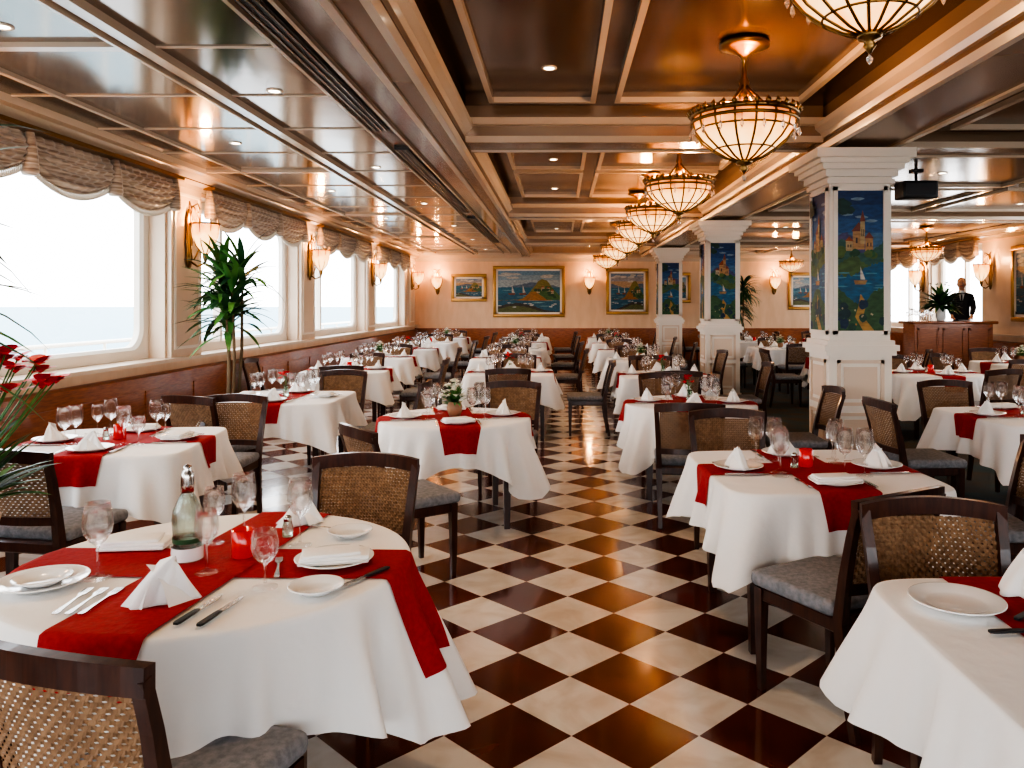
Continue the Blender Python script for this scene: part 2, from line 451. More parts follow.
# ------------------------------------------------------------------ painted scenes (flat layers of paint on canvas)
class Paint:
    def __init__(s, b, a, z0, z1, y, seed):
        s.b, s.a, s.z0, s.z1, s.y, s.k = b, a, z0, z1, y, 0; s.r = random.Random(seed)
    def Z(s, t): return s.z0+(s.z1-s.z0)*t
    def lay(s): s.k += 1; return s.y-s.k*.00035
    def cl(s, x): return max(-s.a, min(s.a, x))
    def poly(s, pts, col, y=None):
        y = y if y is not None else s.lay()
        s.b.add([(s.cl(x*s.a), y, s.Z(max(0, min(1, t)))) for x, t in pts], [tuple(range(len(pts)))], pcol(col))
    def band(s, t0, t1, col): s.poly([(-1, t0), (1, t0), (1, t1), (-1, t1)], col)
    def ridge(s, low, f, col, n=28, rough=.012):
        y = s.lay(); P = []
        for i in range(n+1):
            x = -1+2*i/n; P.append((x, max(low+.001, min(1, f(x)+s.r.uniform(-rough, rough)))))
        for i in range(n):
            if P[i][1] <= low+.002 and P[i+1][1] <= low+.002: continue
            s.poly([(P[i][0], low), (P[i+1][0], low), P[i+1], P[i]], col, y)
    def blob(s, x, t, rx, rt, col, n=11):
        s.poly([(x+rx*s.r.uniform(.75, 1.1)*math.cos(2*PI*i/n), t+rt*s.r.uniform(.75, 1.1)*math.sin(2*PI*i/n)) for i in range(n)], col)
    def house(s, x, t, w, h, wall, roof):
        s.poly([(x-w, t), (x+w, t), (x+w, t+h), (x-w, t+h)], wall)
        s.poly([(x-w*1.25, t+h), (x+w*1.25, t+h), (x, t+h*1.5)], roof)
        for k in (-.5, .3):
            s.poly([(x+k*w, t+h*.35), (x+(k+.3)*w, t+h*.35), (x+(k+.3)*w, t+h*.65), (x+k*w, t+h*.65)], (.08, .05, .05))
def mural(b, a, z0, z1, y, seed):
    p = Paint(b, a, z0, z1, y, seed); r = p.r
    for i, c in enumerate(((.16, .30, .42), (.08, .22, .42), (.03, .13, .34), (.015, .08, .26), (.01, .05, .18))):
        p.ridge(0 if i == 0 else .50+.1*i, (lambda x, i=i: 1 if i == 4 else .66+.1*i+.01*math.sin(5*x+i)), c) if i < 4 else p.band(.9, 1, c)
    for i in range(5): p.blob(r.uniform(-.9, .9), r.uniform(.78, .95), .3, .012, (.25, .38, .50))
    p.ridge(0, lambda x: .64+.06*math.sin(2.2*x+seed), (.10, .10, .25))
    p.ridge(0, lambda x: .60+.05*math.sin(3*x+1+seed), (.05, .16, .12))
    hs = [(-.1, .58, .26, .13), (.35, .57, .17, .09), (-.5, .57, .15, .07), (.1, .62, .10, .16)]
    for x, t, w, h in hs: p.house(x+r.uniform(-.1, .1), t, w, h, r.choice(((.62, .45, .22), (.68, .55, .35), (.6, .33, .14))), r.choice(((.42, .10, .03), (.3, .08, .05))))
    for i in range(9): p.blob(r.uniform(-1, 1), r.uniform(.53, .58), .2, .03, r.choice(((.02, .10, .04), (.04, .16, .05), (.12, .2, .04))))
    p.ridge(0, lambda x: .50+.03*math.sin(4*x+seed), (.10, .18, .05))
    p.ridge(0, lambda x: .44+.05*math.sin(2*x+seed*2), (.02, .15, .30))
    for i in range(9): p.blob(r.uniform(-.9, .9), r.uniform(.28, .42), .28, .006, (.10, .34, .45))
    p.poly([(-.25, .33), (.2, .33), (.28, .36), (-.3, .36)], (.5, .3, .12)); p.poly([(-.02, .365), (.2, .365), (-.02, .46)], (.75, .7, .6))
    p.ridge(0, lambda x: .25+.06*math.sin(3*x+2+seed), (.05, .14, .05))
    p.poly([(.1, 0), (.6, 0), (.1, .1), (.25, .2), (.0, .26), (-.02, .26), (-.1, .18), (-.25, .1)], (.55, .32, .08))
    for i in range(12): p.blob(r.uniform(-1, 1), r.uniform(.02, .2), .2, .035, r.choice(((.01, .05, .06), (.02, .09, .05), (.01, .04, .10))))
    for i in range(8): p.blob(r.uniform(-1, 1), r.uniform(.03, .2), .04, .008, r.choice(((.6, .25, .05), (.6, .5, .3))))
    for i in range(7): p.blob(-.8+r.uniform(-.2, .3), r.uniform(.85, .98), .3, .03, (.01, .06, .05))
def seascape(b, a, z0, z1, y, seed, warm=False):
    p = Paint(b, a, z0, z1, y, seed); r = p.r
    sky = ((.50, .58, .60), (.36, .50, .58), (.22, .40, .54)) if not warm else ((.60, .42, .25), (.40, .40, .42), (.22, .32, .45))
    p.band(0, 1, sky[0]); p.band(.78, 1, sky[1]); p.band(.9, 1, sky[2])
    for i in range(7): p.blob(r.uniform(-.9, .9), r.uniform(.75, .95), .22, .03, (.68, .66, .6))
    p.ridge(0, lambda x: .66+.06*math.sin(3*x+seed), (.16, .22, .30))
    p.band(0, .6, (.04, .20, .30)); p.band(.0, .45, (.03, .15, .24))
    for i in range(16): p.blob(r.uniform(-1, 1), r.uniform(.1, .57), .2, .008, (.25, .48, .50))
    p.ridge(.3, lambda x: .3+max(0, .5*math.exp(-((x-.45)/.42)**2)), (.30, .25, .06))
    p.ridge(.3, lambda x: .3+max(0, .35*math.exp(-((x-.6)/.35)**2)), (.08, .18, .05))
    p.ridge(.28, lambda x: .28+max(0, .22*math.exp(-((x-.15)/.3)**2)), (.45, .20, .05))
    for x in (.3, .45, .62, .75): p.house(x, .45+r.uniform(-.03, .08), .05, .08, (.62, .48, .3), (.4, .1, .04))
    for i in range(8): p.blob(.5+r.uniform(-.4, .4), r.uniform(.36, .55), .07, .035, (.03, .10, .04))
    for x in (-.55, -.2):
        p.poly([(x-.09, .42), (x+.09, .42), (x+.12, .46), (x-.12, .46)], (.3, .1, .04)); p.poly([(x, .47), (x+.09, .47), (x, .66)], (.72, .68, .6))
    p.ridge(0, lambda x: .12+.10*math.cos(2.4*x+seed), (.07, .06, .05)); p.ridge(0, lambda x: .06+.09*math.cos(2.4*x+seed), (.14, .16, .05))
    for i in range(10): p.blob(r.uniform(-1, 1), r.uniform(.12, .24), .07, .015, (.6, .62, .58))

def column(x0, y0, w=.53, seed=1):
    cx, cy = x0+w/2, y0+w/2; h = w/2
    b = MB()
    def sq(r, z0, z1, m=white_trim): b.box(-r, r, -r, r, z0, z1, m)
    sq(h+.05, 0, .14); sq(h+.03, .14, .18); sq(h+.01, .18, 1.16); sq(h+.04, 1.16, 1.20); sq(h+.06, 1.2, 1.25); sq(h+.03, 1.25, 1.29)
    sq(h, 1.29, 2.68); sq(h+.03, 2.66, 2.70); sq(h+.05, 2.72, 2.78); sq(h+.09, 2.78, 2.83); sq(h+.12, 2.83, 2.87); sq(h+.16, 2.87, 2.95); sq(h+.01, 2.68, 2.72)
    for k in range(4):
        T = Matrix.Rotation(k*PI/2, 4, 'Z'); f = -(h+.01)
        for (z0, z1) in ((.24, .66), (.72, 1.12)):
            for (a, c, e, g) in ((-h+.06, h-.06, z0, z0+.03), (-h+.06, h-.06, z1-.03, z1), (-h+.06, -h+.09, z0, z1), (h-.09, h-.06, z0, z1)):
                b.box(a, c, f-.014, f, e, g, cream_trim, T)
            b.box(-h+.12, h-.12, f-.008, f, z0+.06, z1-.06, cream_trim, T)
        f = -h
        for (a, c, e, g) in ((-h+.03, h-.03, 1.34, 1.375), (-h+.03, h-.03, 2.6, 2.635), (-h+.03, -h+.065, 1.34, 2.635), (h-.065, h-.03, 1.34, 2.635)):
            b.box(a, c, f-.02, f, e, g, white_trim, T)
    o = b.obj('column', (cx, cy, 0))
    for k in range(4):
        mm = MB(); a = h-.065
        mural(mm, a, 1.375, 2.6, 0, seed+k)
        mo = mm.obj('mural', parent=o)
        T = Matrix.Rotation(k*PI/2, 4, 'Z'); mo.rotation_euler = (0, 0, k*PI/2); mo.location = T @ Vector((0, -h-.002, 0))
for i, y in enumerate((7.0, 12.9, 19.0)): column(2.36, y, seed=3+i*5)

def painting(x, z, w, h, seed, warm=False, Y=Y1, rz=0, loc=None):
    b = MB(); a, c = w/2, h/2; t = .09
    b.box(-a, a, -.01, .0, -c, c, white_trim)
    seascape(b, a-.05, -c+.05, c-.05, -.0105, seed, warm)
    for (x0, x1, z0, z1) in ((-a-t, a+t, c, c+t), (-a-t, a+t, -c-t, -c), (-a-t, -a, -c, c), (a, a+t, -c, c)):
        b.bbox(x0, x1, -.05, 0, z0, z1, gold, .015)
    for (x0, x1, z0, z1) in ((-a, a, c-.05, c), (-a, a, -c, -c+.05), (-a, -a+.05, -c, c), (a-.05, a, -c, c)):
        b.box(x0, x1, -.026, -.008, z0, z1, white_trim)
    return b.obj('framed_painting', loc or (x, Y-.001, z), rz)
painting(-.9, 1.99, 1.9, 1.3, 1)
painting(-2.64, 2.1, .85, .62, 2, True)
painting(1.95, 1.99, 1.05, 1.15, 5, True)
painting(3.5, 2.1, .4, .7, 8)
painting(0, 0, 1.0, 1.25, 11, True, rz=-PI/2, loc=(XR-.001, 14.6, 2.0))
painting(7.2, 2.0, 1.0, .9, 14)

# ------------------------------------------------------------------ sconce
b = MB()
b.lathe([(.0, -.30), (.03, -.28), (.05, -.2), (.045, -.1), (.06, 0), (.045, .12), (.05, .25), (.03, .34), (0, .4)], 16, brass, (0, -.02, 0), T=Matrix.Diagonal((1.2, .5, 1, 1)))
b.lathe([(.02, -.16), (.05, -.12), (.10, -.06), (.135, .04), (.15, .16), (.145, .17), (.12, .05), (.05, -.08)], 24, sconceglass, (0, -.19, .02), cap=False)
for i in range(8):
    a = 2*PI*i/8
    b.tube([(.03*math.cos(a), -.19+.03*math.sin(a), -.13), (.105*math.cos(a), -.19+.105*math.sin(a), -.04), (.152*math.cos(a), -.19+.152*math.sin(a), .18), (.135*math.cos(a), -.19+.135*math.sin(a), .25)], .006, brass, 6)
b.lathe([(0, -.26), (.015, -.24), (.03, -.19), (.03, -.14), (0, -.13)], 12, brass, (0, -.19, .02))
b.lathe([(.15, .17), (.157, .17), (.157, .19), (.15, .19), (.15, .17)], 24, brass, (0, -.19, .02), cap=False)
for s in (-1, 1):
    pts = [(s*(.02+.13*math.sin(t*PI)), -.05-.04*math.sin(t*PI), -.2+.6*t) for t in [i/12 for i in range(13)]]
    b.tube(pts, .009, brass, 6)
    b.tube([(s*.02, -.04, .4), (s*.1, -.06, .44), (s*.13, -.07, .38), (s*.09, -.07, .34)], .008, brass, 6)
b.tube([(0, -.03, -.22), (0, -.1, -.27), (0, -.19, -.23)], .012, brass, 8)
sc_me = b.mesh('wall_sconce')
def sconce(x, y, z, rz, e=20):
    put(sc_me, 'wall_sconce', (x, y, z), rz)
    L = bpy.data.lights.new('sconce_lamp', 'POINT'); L.energy = e; L.color = (1, .52, .22); L.shadow_soft_size = .05
    o = bpy.data.objects.new('sconce_lamp', L)
    d = Matrix.Rotation(rz, 4, 'Z') @ Vector((0, -.19, 0))
    o.location = (x+d.x, y+d.y, z+.3); scene.collection.objects.link(o)
for y in (4.6, 8.9, 13.2, 17.6, 22.3): sconce(XL+.066, y, 2.3, PI/2)
for x in (-3.55, .85, 6.2): sconce(x, Y1, 2.2, 0)
sconce(XR-.066, 15.85, 2.2, -PI/2); sconce(XR-.066, 18.8, 2.2, -PI/2)

# ------------------------------------------------------------------ chandeliers
b = MB()
prof = [(.325, 0), (.335, -.04), (.32, -.10), (.27, -.165), (.195, -.225), (.11, -.275), (.04, -.30)]
b.lathe(prof, 48, lampglass, cap=False)
NR = 16
for i in range(NR):
    a = 2*PI*i/NR
    b.tube([((r+.006)*math.cos(a), (r+.006)*math.sin(a), z) for r, z in prof], .008, brass, 6)
    for da in (0, PI/NR):
        aa = a+da; c_, s_ = math.cos(aa), math.sin(aa)
        b.tube([(.345*c_, .345*s_, 0), (.362*c_, .362*s_, .025), (.35*c_, .35*s_, .05)], [.014, .018, .003], brass, 6)
for r, z, t in ((.34, 0, .018), (.345, -.045, .012), (.325, -.10, .007), (.2, -.225, .006)):
    pts = [(r*math.cos(2*PI*k/48), r*math.sin(2*PI*k/48), z) for k in range(49)]
    b.tube(pts, t, brass, 6)
for i in range(4):
    a = PI/4+i*PI/2; c_, s_ = math.cos(a), math.sin(a)
    b.tube([(.335*c_, .335*s_, 0), (.27*c_, .27*s_, .05), (.14*c_, .14*s_, .07), (.05*c_, .05*s_, .16), (.02*c_, .02*s_, .2)], .009, brass, 6)
b.lathe([(.0, .08), (.03, .1), (.04, .14), (.02, .18), (.035, .22), (.018, .26), (.015, .36), (.03, .39), (.05, .41), (.12, .44), (.165, .455), (.165, .475), (.14, .498), (0, .498)], 24, brass)
b.lathe([(0, -.39), (.012, -.375), (.03, -.35), (.018, -.33), (.05, -.32), (.06, -.295), (.0, -.28)], 16, brass)
b.lathe([(0, -.435), (.012, -.42), (.016, -.405), (0, -.385)], 8, crystal, smooth=False)
for i in range(NR):
    a = 2*PI*i/NR+.13; c_, s_ = math.cos(a), math.sin(a)
    b.tube([(.35*c_, .35*s_, -.05), (.35*c_, .35*s_, -.085)], .002, brass, 4)
    b.lathe([(0, -.155), (.013, -.13), (.009, -.1), (0, -.085)], 6, crystal, (.35*c_, .35*s_, 0), smooth=False)
ch_me = b.mesh('pendant_chandelier')
def chand(x, y, zc=ZT, e=52, sc=1.0):
    z = zc-.498*sc
    put(ch_me, 'pendant_chandelier', (x, y, z), scale=sc)
    L = bpy.data.lights.new('chandelier_bulb', 'POINT'); L.energy = e; L.color = (1, .55, .23); L.shadow_soft_size = .08
    o = bpy.data.objects.new('chandelier_bulb', L); o.location = (x+.12, y, z-.02); scene.collection.objects.link(o)
chand(1.2, 3.1, sc=.88)
for y in (5.3, 8.2, 10.5, 12.4, 14.6, 17.0, 20.8): chand(1.22, y)
for x, y in ((7.1, 15.5), (5.9, 20.4)): chand(x, y, 3.12, sc=.85)

# ------------------------------------------------------------------ chair
def build_chair():
    b = MB()
    yb = lambda z: -.21-(z-.45)*.2-.10*max(0, z-.7)
    for s in (-1, 1):
        b.rsweep([(s*.205, -.27, 0), (s*.208, -.235, .2), (s*.212, -.21, .42), (s*.22, yb(.6), .6), (s*.228, yb(.75), .75), (s*.235, yb(.87), .87)], (1,0,0), [.028,.034,.04,.036,.034,.034], [.03,.036,.045,.036,.03,.026], wood_dark)
        b.rsweep([(s*.205, .205, 0), (s*.207, .205, .2), (s*.21, .2, .43)], (1,0,0), [.026,.034,.044], [.026,.034,.044], wood_dark)
    b.bbox(-.225, .225, -.225, .225, .375, .435, wood_dark, .008, 1, smooth=False)
    b.bbox(-.24, .24, -.19, .245, .43, .495, seat_m, .026, 3)
    n = 12
    def yc(x, z): return yb(z)-.045*(1-(x/.235)**2)
    def rail(z, h, t, crown):
        vs = []; fs = []
        for i in range(n+1):
            x = -.25+.5*i/n if crown else -.22+.44*i/n
            x = max(-.25, min(.25, x)); zz = z+crown*(1-(x/.25)**2); y = yc(x, z)
            for dy, dz in ((-t/2, -h/2), (t/2, -h/2), (t/2, h/2), (-t/2, h/2)):
                vs.append((x, y+dy, zz+dz))
        for i in range(n):
            for k in range(4):
                q = (k+1) % 4; fs.append((i*4+k, i*4+q, (i+1)*4+q, (i+1)*4+k))
        fs += [(3,2,1,0), (n*4, n*4+1, n*4+2, n*4+3)]
        b.add(vs, fs, wood_dark)
    rail(.865, .06, .03, .018); rail(.55, .04, .024, 0)
    x0, x1, z0, z1 = -.212, .212, .565, .845
    nv, nh = 30, 20; wv = .0112
    for i in range(nv):
        x = x0+(x1-x0)*(i+.5)/nv; vs = []; fs = []; m = nh*2
        for j in range(m+1):
            z = z0+(z1-z0)*j/m
            o = .0035*math.sin(PI*(j+1)/2+PI*i)
            y = yc(x, z)+o
            vs += [(x-wv/2, y, z), (x+wv/2, y, z)]
        for j in range(m): fs.append((2*j, 2*j+1, 2*j+3, 2*j+2))
        b.add(vs, fs, cane_m, False)
    for j in range(nh):
        z = z0+(z1-z0)*(j+.5)/nh; vs = []; fs = []; m = nv*2
        for i in range(m+1):
            x = x0+(x1-x0)*i/m
            o = .0035*math.sin(PI*(i+1)/2+PI*j+PI)
            y = yc(x, z)-o
            vs += [(x, y, z-wv/2), (x, y, z+wv/2)]
        for i in range(m): fs.append((2*i, 2*i+1, 2*i+3, 2*i+2))
        b.add(vs, fs, cane_m, False)
    return b.mesh('dining_chair')
chair_me = build_chair()
chairs = []
def chair(x, y, fx, fy):
    chairs.append((x, y))
    put(chair_me, 'dining_chair', (x, y, 0), math.atan2(-fx, fy))

# ------------------------------------------------------------------ tables
TOP = .76
class Cloth:
    def __init__(s, a, sq, ext, dmax, seed, ph=0, flare=.13):
        s.a, s.sq, s.e, s.d, s.ph, s.fl = a, sq, ext, dmax, ph, flare
        r = random.Random(seed); s.p = [r.uniform(0, 6.28) for _ in range(4)]
    def rim(s, t):
        if not s.sq: return s.a
        c, q = abs(math.cos(t)), abs(math.sin(t)); n = 9
        return s.a/((c**n+q**n)**(1/n))
    def out(s, t):
        t -= s.ph
        return min(s.e/max(abs(math.cos(t)), abs(math.sin(t))), s.d)
    def pos(s, x, y, off=0):
        r = math.hypot(x, y); t = math.atan2(y, x); R = s.rim(t)
        if r <= R: return (x, y, TOP+off)
        L = r-R; tt = t-s.ph
        g = s.fl+(.13 if s.sq else .14)*math.cos(4*tt-PI)+.09*math.sin(9*t+s.p[0])+.12*math.sin(15*t+s.p[1])+.08*math.sin(27*t+s.p[2])
        g = .5*(g+math.sqrt(g*g+.0015))
        k = 1-math.exp(-L/.012)
        o = .012*k+L*g*(1-math.exp(-L/.08))+off
        z = TOP-max(0, L-.008*k)*.98+off*(1-k)
        R2 = R+o
        return (R2*math.cos(t), R2*math.sin(t), z)
def build_table(a, sq, ext, dmax, seed, runners, ph=0, flare=.13):
    c = Cloth(a, sq, ext, dmax, seed, ph, flare)
    b = MB(); A = 240; rs = [0, .4, .8, .97, 1]; nh = 14
    vs = [(0, 0, TOP)]
    tot = (len(rs)-1)+nh
    for j in range(1, len(rs)):
        for i in range(A):
            t = 2*PI*i/A; R = c.rim(t)*rs[j]; vs.append((R*math.cos(t), R*math.sin(t), TOP))
    for j in range(1, nh+1):
        for i in range(A):
            t = 2*PI*i/A; R = c.rim(t); D = c.out(t); u = (j/nh)**1.6; r = R+(D-R)*u
            vs.append(c.pos(r*math.cos(t), r*math.sin(t)))
    fs = [(0, 1+i, 1+(i+1) % A) for i in range(A)]
    for j in range(tot-1):
        for i in range(A):
            k = (i+1) % A
            fs.append((1+j*A+i, 1+(j+1)*A+i, 1+(j+1)*A+k, 1+j*A+k))
    b.add(vs, fs, linen, True)
    for q, (ang, hw, L, off0) in enumerate(runners):
        La, Lb = L if isinstance(L, tuple) else (L, L)
        off = .004+.003*q; nu, nvv = 110, 20; vs = []; fs = []
        ca, sa = math.cos(ang), math.sin(ang)
        for i in range(nu+1):
            u = -La+(La+Lb)*i/nu
            for j in range(nvv+1):
                v = off0-hw+2*hw*j/nvv
                vs.append(c.pos(u*ca-v*sa, u*sa+v*ca, off))
        for i in range(nu):
            for j in range(nvv):
                fs.append((i*(nvv+1)+j, (i+1)*(nvv+1)+j, (i+1)*(nvv+1)+j+1, i*(nvv+1)+j+1))
        b.add(vs, fs, red_m, True)
    if sq: b.box(-a+.055, a-.055, -a+.055, a-.055, TOP-.035, TOP-.005, wood_dark)
    else: b.lathe([(a-.025, TOP-.035), (a-.025, TOP-.005)], 48, wood_dark, smooth=False)
    h = a-.12 if sq else a*.64
    b.box(-h, h, -h, h, TOP-.1, TOP-.035, wood_dark)
    for sx in (-1, 1):
        for sy in (-1, 1):
            b.rsweep([(sx*h*.97, sy*h*.97, 0), (sx*h*.97, sy*h*.97, .3), (sx*h*.95, sy*h*.95, TOP-.06)], (1,0,0), [.04,.05,.06], [.04,.05,.06], wood_dark)
    return b.mesh('dining_table')
W = .14
tm_round = [build_table(.56, False, .84, 1.10, k, [(0, W, .74, 0), (PI/2, W, .74, 0)]) for k in (1, 2)]
tm_sq = [build_table(.53, True, .82, 1.10, k, r) for k, r in ((5, [(0, W, .70, 0), (PI/2, W, .70, 0)]), (6, [(0, W, .70, 0)]))]
tm_plain = build_table(.55, True, .84, 1.12, 9, [])

# ------------------------------------------------------------------ tableware
def glass_me(H, R, stem):
    b = MB(); k = H-stem-.004
    o = [(.0, .0), (R*.92, .0), (R*.92, .002), (R*.5, .004), (.006, .01), (.0038, .02), (.0036, stem-.01), (.008, stem)]
    outer = [(R*.55, stem+k*.10), (R*.88, stem+k*.27), (R, stem+k*.46), (R*.95, stem+k*.7), (R*.8, stem+k)]
    inner = [(r-.0016, z) for r, z in outer[::-1]] + [(.004, stem+.006), (0, stem+.005)]
    b.lathe(o+outer+inner, 28, glass, cap=False)
    return b.mesh('wine_glass')
g_big = glass_me(.235, .044, .1); g_med = glass_me(.2, .037, .09); g_wat = glass_me(.175, .04, .07)
GL = [g_big, g_med, g_wat]
def plate_me(R):
    b = MB(); b.lathe([(0, .0), (R*.6, 0), (R*.65, .004), (R, .018), (R*1.0, .021), (R*.97, .021), (R*.66, .008), (R*.6, .005), (0, .005)], 40, china, cap=False)
    return b.mesh('dinner_plate')
p_big, p_sm = plate_me(.125), plate_me(.08)
def napkin_fan():
    b = MB(); n, m = 44, 12; vs = []; fs = []
    for j in range(m+1):
        v = j/m
        for i in range(n):
            u = 2*PI*i/n
            r = (.06*(1-v)**.8+.003)*(1+.22*math.cos(3*u+v*1.6)+.13*math.cos(7*u+2))
            vs.append((r*math.cos(u)*1.25+.035*v*v, r*math.sin(u)*.75-.015*v, .10*v*(1+.12*math.sin(u*2))))
    for j in range(m):
        for i in range(n):
            k = (i+1) % n; fs.append((j*n+i, j*n+k, (j+1)*n+k, (j+1)*n+i))
    fs.append(tuple(range(n))[::-1]); fs.append(tuple(m*n+i for i in range(n)))
    b.add(vs, fs, napkin_m, True)
    b.add([(-.085, -.02, 0), (-.03, -.062, 0), (-.02, -.035, .06), (.035, -.02, .115), (.0, .0, .10)], [(0, 1, 2), (0, 2, 3, 4)], napkin_m, True)
    b.add([(.095, -.01, 0), (.03, -.065, 0), (.01, -.04, .055), (-.03, -.01, .095), (.02, .01, .08)], [(0, 1, 2), (0, 2, 3, 4)], napkin_m, True)
    return b.mesh('folded_napkin')
def napkin_flat():
    b = MB(); b.bbox(-.11, .11, -.06, .06, 0, .013, napkin_m, .006, 2); b.bbox(-.105, .11, -.055, .052, .012, .024, napkin_m, .005, 2)
    b.bbox(-.1, .08, -.05, .045, .023, .033, napkin_m, .004, 2, T=Matrix.Rotation(.12, 4, 'Z'))
    return b.mesh('folded_napkin')
nap_c, nap_f = napkin_fan(), napkin_flat()
def strip(b, secs, t, z, mat):
    vs = []; fs = []
    for y, w in secs:
        vs += [(-w, y, z), (w, y, z), (w, y, z+t), (-w, y, z+t)]
    n = len(secs)
    for i in range(n-1):
        for k in range(4):
            q = (k+1) % 4; fs.append((4*i+k, 4*i+q, 4*i+4+q, 4*i+4+k))
    fs += [(3,2,1,0), (4*n-4, 4*n-3, 4*n-2, 4*n-1)]
    b.add(vs, fs, mat)
b = MB(); strip(b, [(-.1,.007),(-.09,.009),(-.05,.006),(.02,.003),(.04,.005),(.05,.011),(.06,.012)], .003, 0, steel)
for k in range(4): b.box(-.0115+k*.0062, -.0075+k*.0062, .06, .1, 0, .0028, steel)
fork_me = b.mesh('dinner_fork')
def knife(hm):
    b = MB(); strip(b, [(-.11,.006),(-.10,.009),(-.03,.008),(-.01,.006)], .006, 0, hm); strip(b, [(-.01,.006),(.0,.009),(.06,.01),(.095,.007),(.11,.001)], .002, .001, steel)
    return b.mesh('dinner_knife')
knife_me, knife_st = knife(black_m), knife(steel)
b = MB(); b.lathe([(0,0),(.034,0),(.036,.003),(.036,.088),(.033,.09),(.031,.06),(0,.06)], 28, candle_m, cap=False); b.lathe([(.03,.055),(.03,.07),(0,.068)], 20, wax, cap=False); b.tube([(0,0,.066),(.001,0,.08)], .0015, black_m, 5)
candle_me = b.mesh('candle_holder')
b = MB(); b.lathe([(0,0),(.018,0),(.02,.03),(.014,.055)], 16, glass_g, cap=False); b.lathe([(.015,.055),(.015,.068),(.008,.076),(0,.077)], 16, steel)
shaker_me = b.mesh('salt_shaker')
b = MB()
b.lathe([(0,0),(.044,0),(.048,.006),(.048,.03),(.043,.05),(.045,.09),(.048,.13),(.044,.165),(.03,.195),(.018,.22),(.016,.25),(.019,.255),(.019,.262),(.014,.262),(.0135,.22),(.027,.19),(.041,.16),(.044,.12),(.04,.05),(0,.012)], 32, glass_c, cap=False)
b.lathe([(.0492,.004),(.0502,.03),(.0488,.045)], 32, china, cap=False)
b.lathe([(.0455,.06),(.0465,.075)], 32, green_d, cap=False)
b.lathe([(0,.22),(.02,.22),(.021,.25),(.02,.27),(.018,.285),(.01,.295),(.014,.305),(0,.312)], 20, steel, cap=False)
b.tube([(.02,0,.245),(.034,0,.25),(.03,0,.275),(.012,0,.29)], .002, steel, 6)
carafe_me = b.mesh('water_carafe')

def leafstrip(b, p, az, el, L, w, droop, mat, n=7, fold=.25):
    vs = []; fs = []; pos = Vector(p); e = el
    side = Vector((-math.sin(az), math.cos(az), 0))
    for i in range(n+1):
        t = i/n; ww = w*(math.sin(PI*min(1, t*.93+.07))**.7)+.0005
        vs += [pos-side*ww, pos-Vector((0, 0, fold*ww)), pos+side*ww]
        d = Vector((math.cos(az)*math.cos(e), math.sin(az)*math.cos(e), math.sin(e)))
        pos = pos+d*L/n; e -= droop/n
    for i in range(n):
        a = 3*i; fs += [(a, a+1, a+4, a+3), (a+1, a+2, a+5, a+4)]
    b.add(vs, fs, mat, True)
def blossom(b, p, R, mat, r):
    for k in range(7):
        leafstrip(b, p, k*2*PI/7+r.random()*.3, r.uniform(.2,.9), R, R*.45, .8, mat, 4, .1)
    b.lathe([(0,-R*.2),(R*.25,0),(0,R*.25)], 8, mat, p)
b = MB(); r = random.Random(3)
b.lathe([(0,0),(.035,0),(.05,.03),(.055,.06),(.045,.09),(.05,.1),(.045,.1),(.04,.09),(0,.085)], 20, terra, cap=False)
for i in range(60):
    leafstrip(b, (0,0,.09), r.uniform(0,6.28), r.uniform(.3,1.4), r.uniform(.08,.15), .010, r.uniform(.3,1.2), green_l, 5)
for i in range(24):
    a, rr = r.uniform(0,6.28), r.uniform(.0,.1); h = .23-rr*.8+r.uniform(-.04,.03)
    p = (rr*math.cos(a), rr*math.sin(a), h); b.tube([(0,0,.08), p], .0015, green_l, 4); blossom(b, p, .03, petal_w, r)
flower_me = b.mesh('flower_centerpiece')
b2 = MB(); r = random.Random(5)
b2.lathe([(0,0),(.025,0),(.03,.04),(.02,.08),(.025,.1),(0,.09)], 16, glass_g, cap=False)
for i in range(8):
    a, rr = r.uniform(0,6.28), r.uniform(.01,.07); p = (rr*math.cos(a), rr*math.sin(a), r.uniform(.15,.22)); b2.tube([(0,0,.05), p], .0015, green_l, 4); blossom(b2, p, .032, petal_r, r)
redfl_me = b2.mesh('flower_vase')

def setting_mesh():
    b = MB()
    def addme(me, M):
        vs = [M @ v.co for v in me.vertices]
        for k, m in enumerate(me.materials):
            fs = [list(p.vertices) for p in me.polygons if p.material_index == k]
            if fs: b.add(vs, fs, m, me.polygons[0].use_smooth)
    R = Matrix
    addme(p_big, R.Translation((0,-.37,0)))
    addme(nap_c, R.Translation((0,-.37,.006)))
    addme(fork_me, R.Translation((-.17,-.36,0))); addme(knife_st, R.Translation((.17,-.36,0)))
    addme(g_big, R.Translation((.13,-.21,0))); addme(g_med, R.Translation((.2,-.26,0)))
    return b.mesh('place_setting')
set_me = setting_mesh()

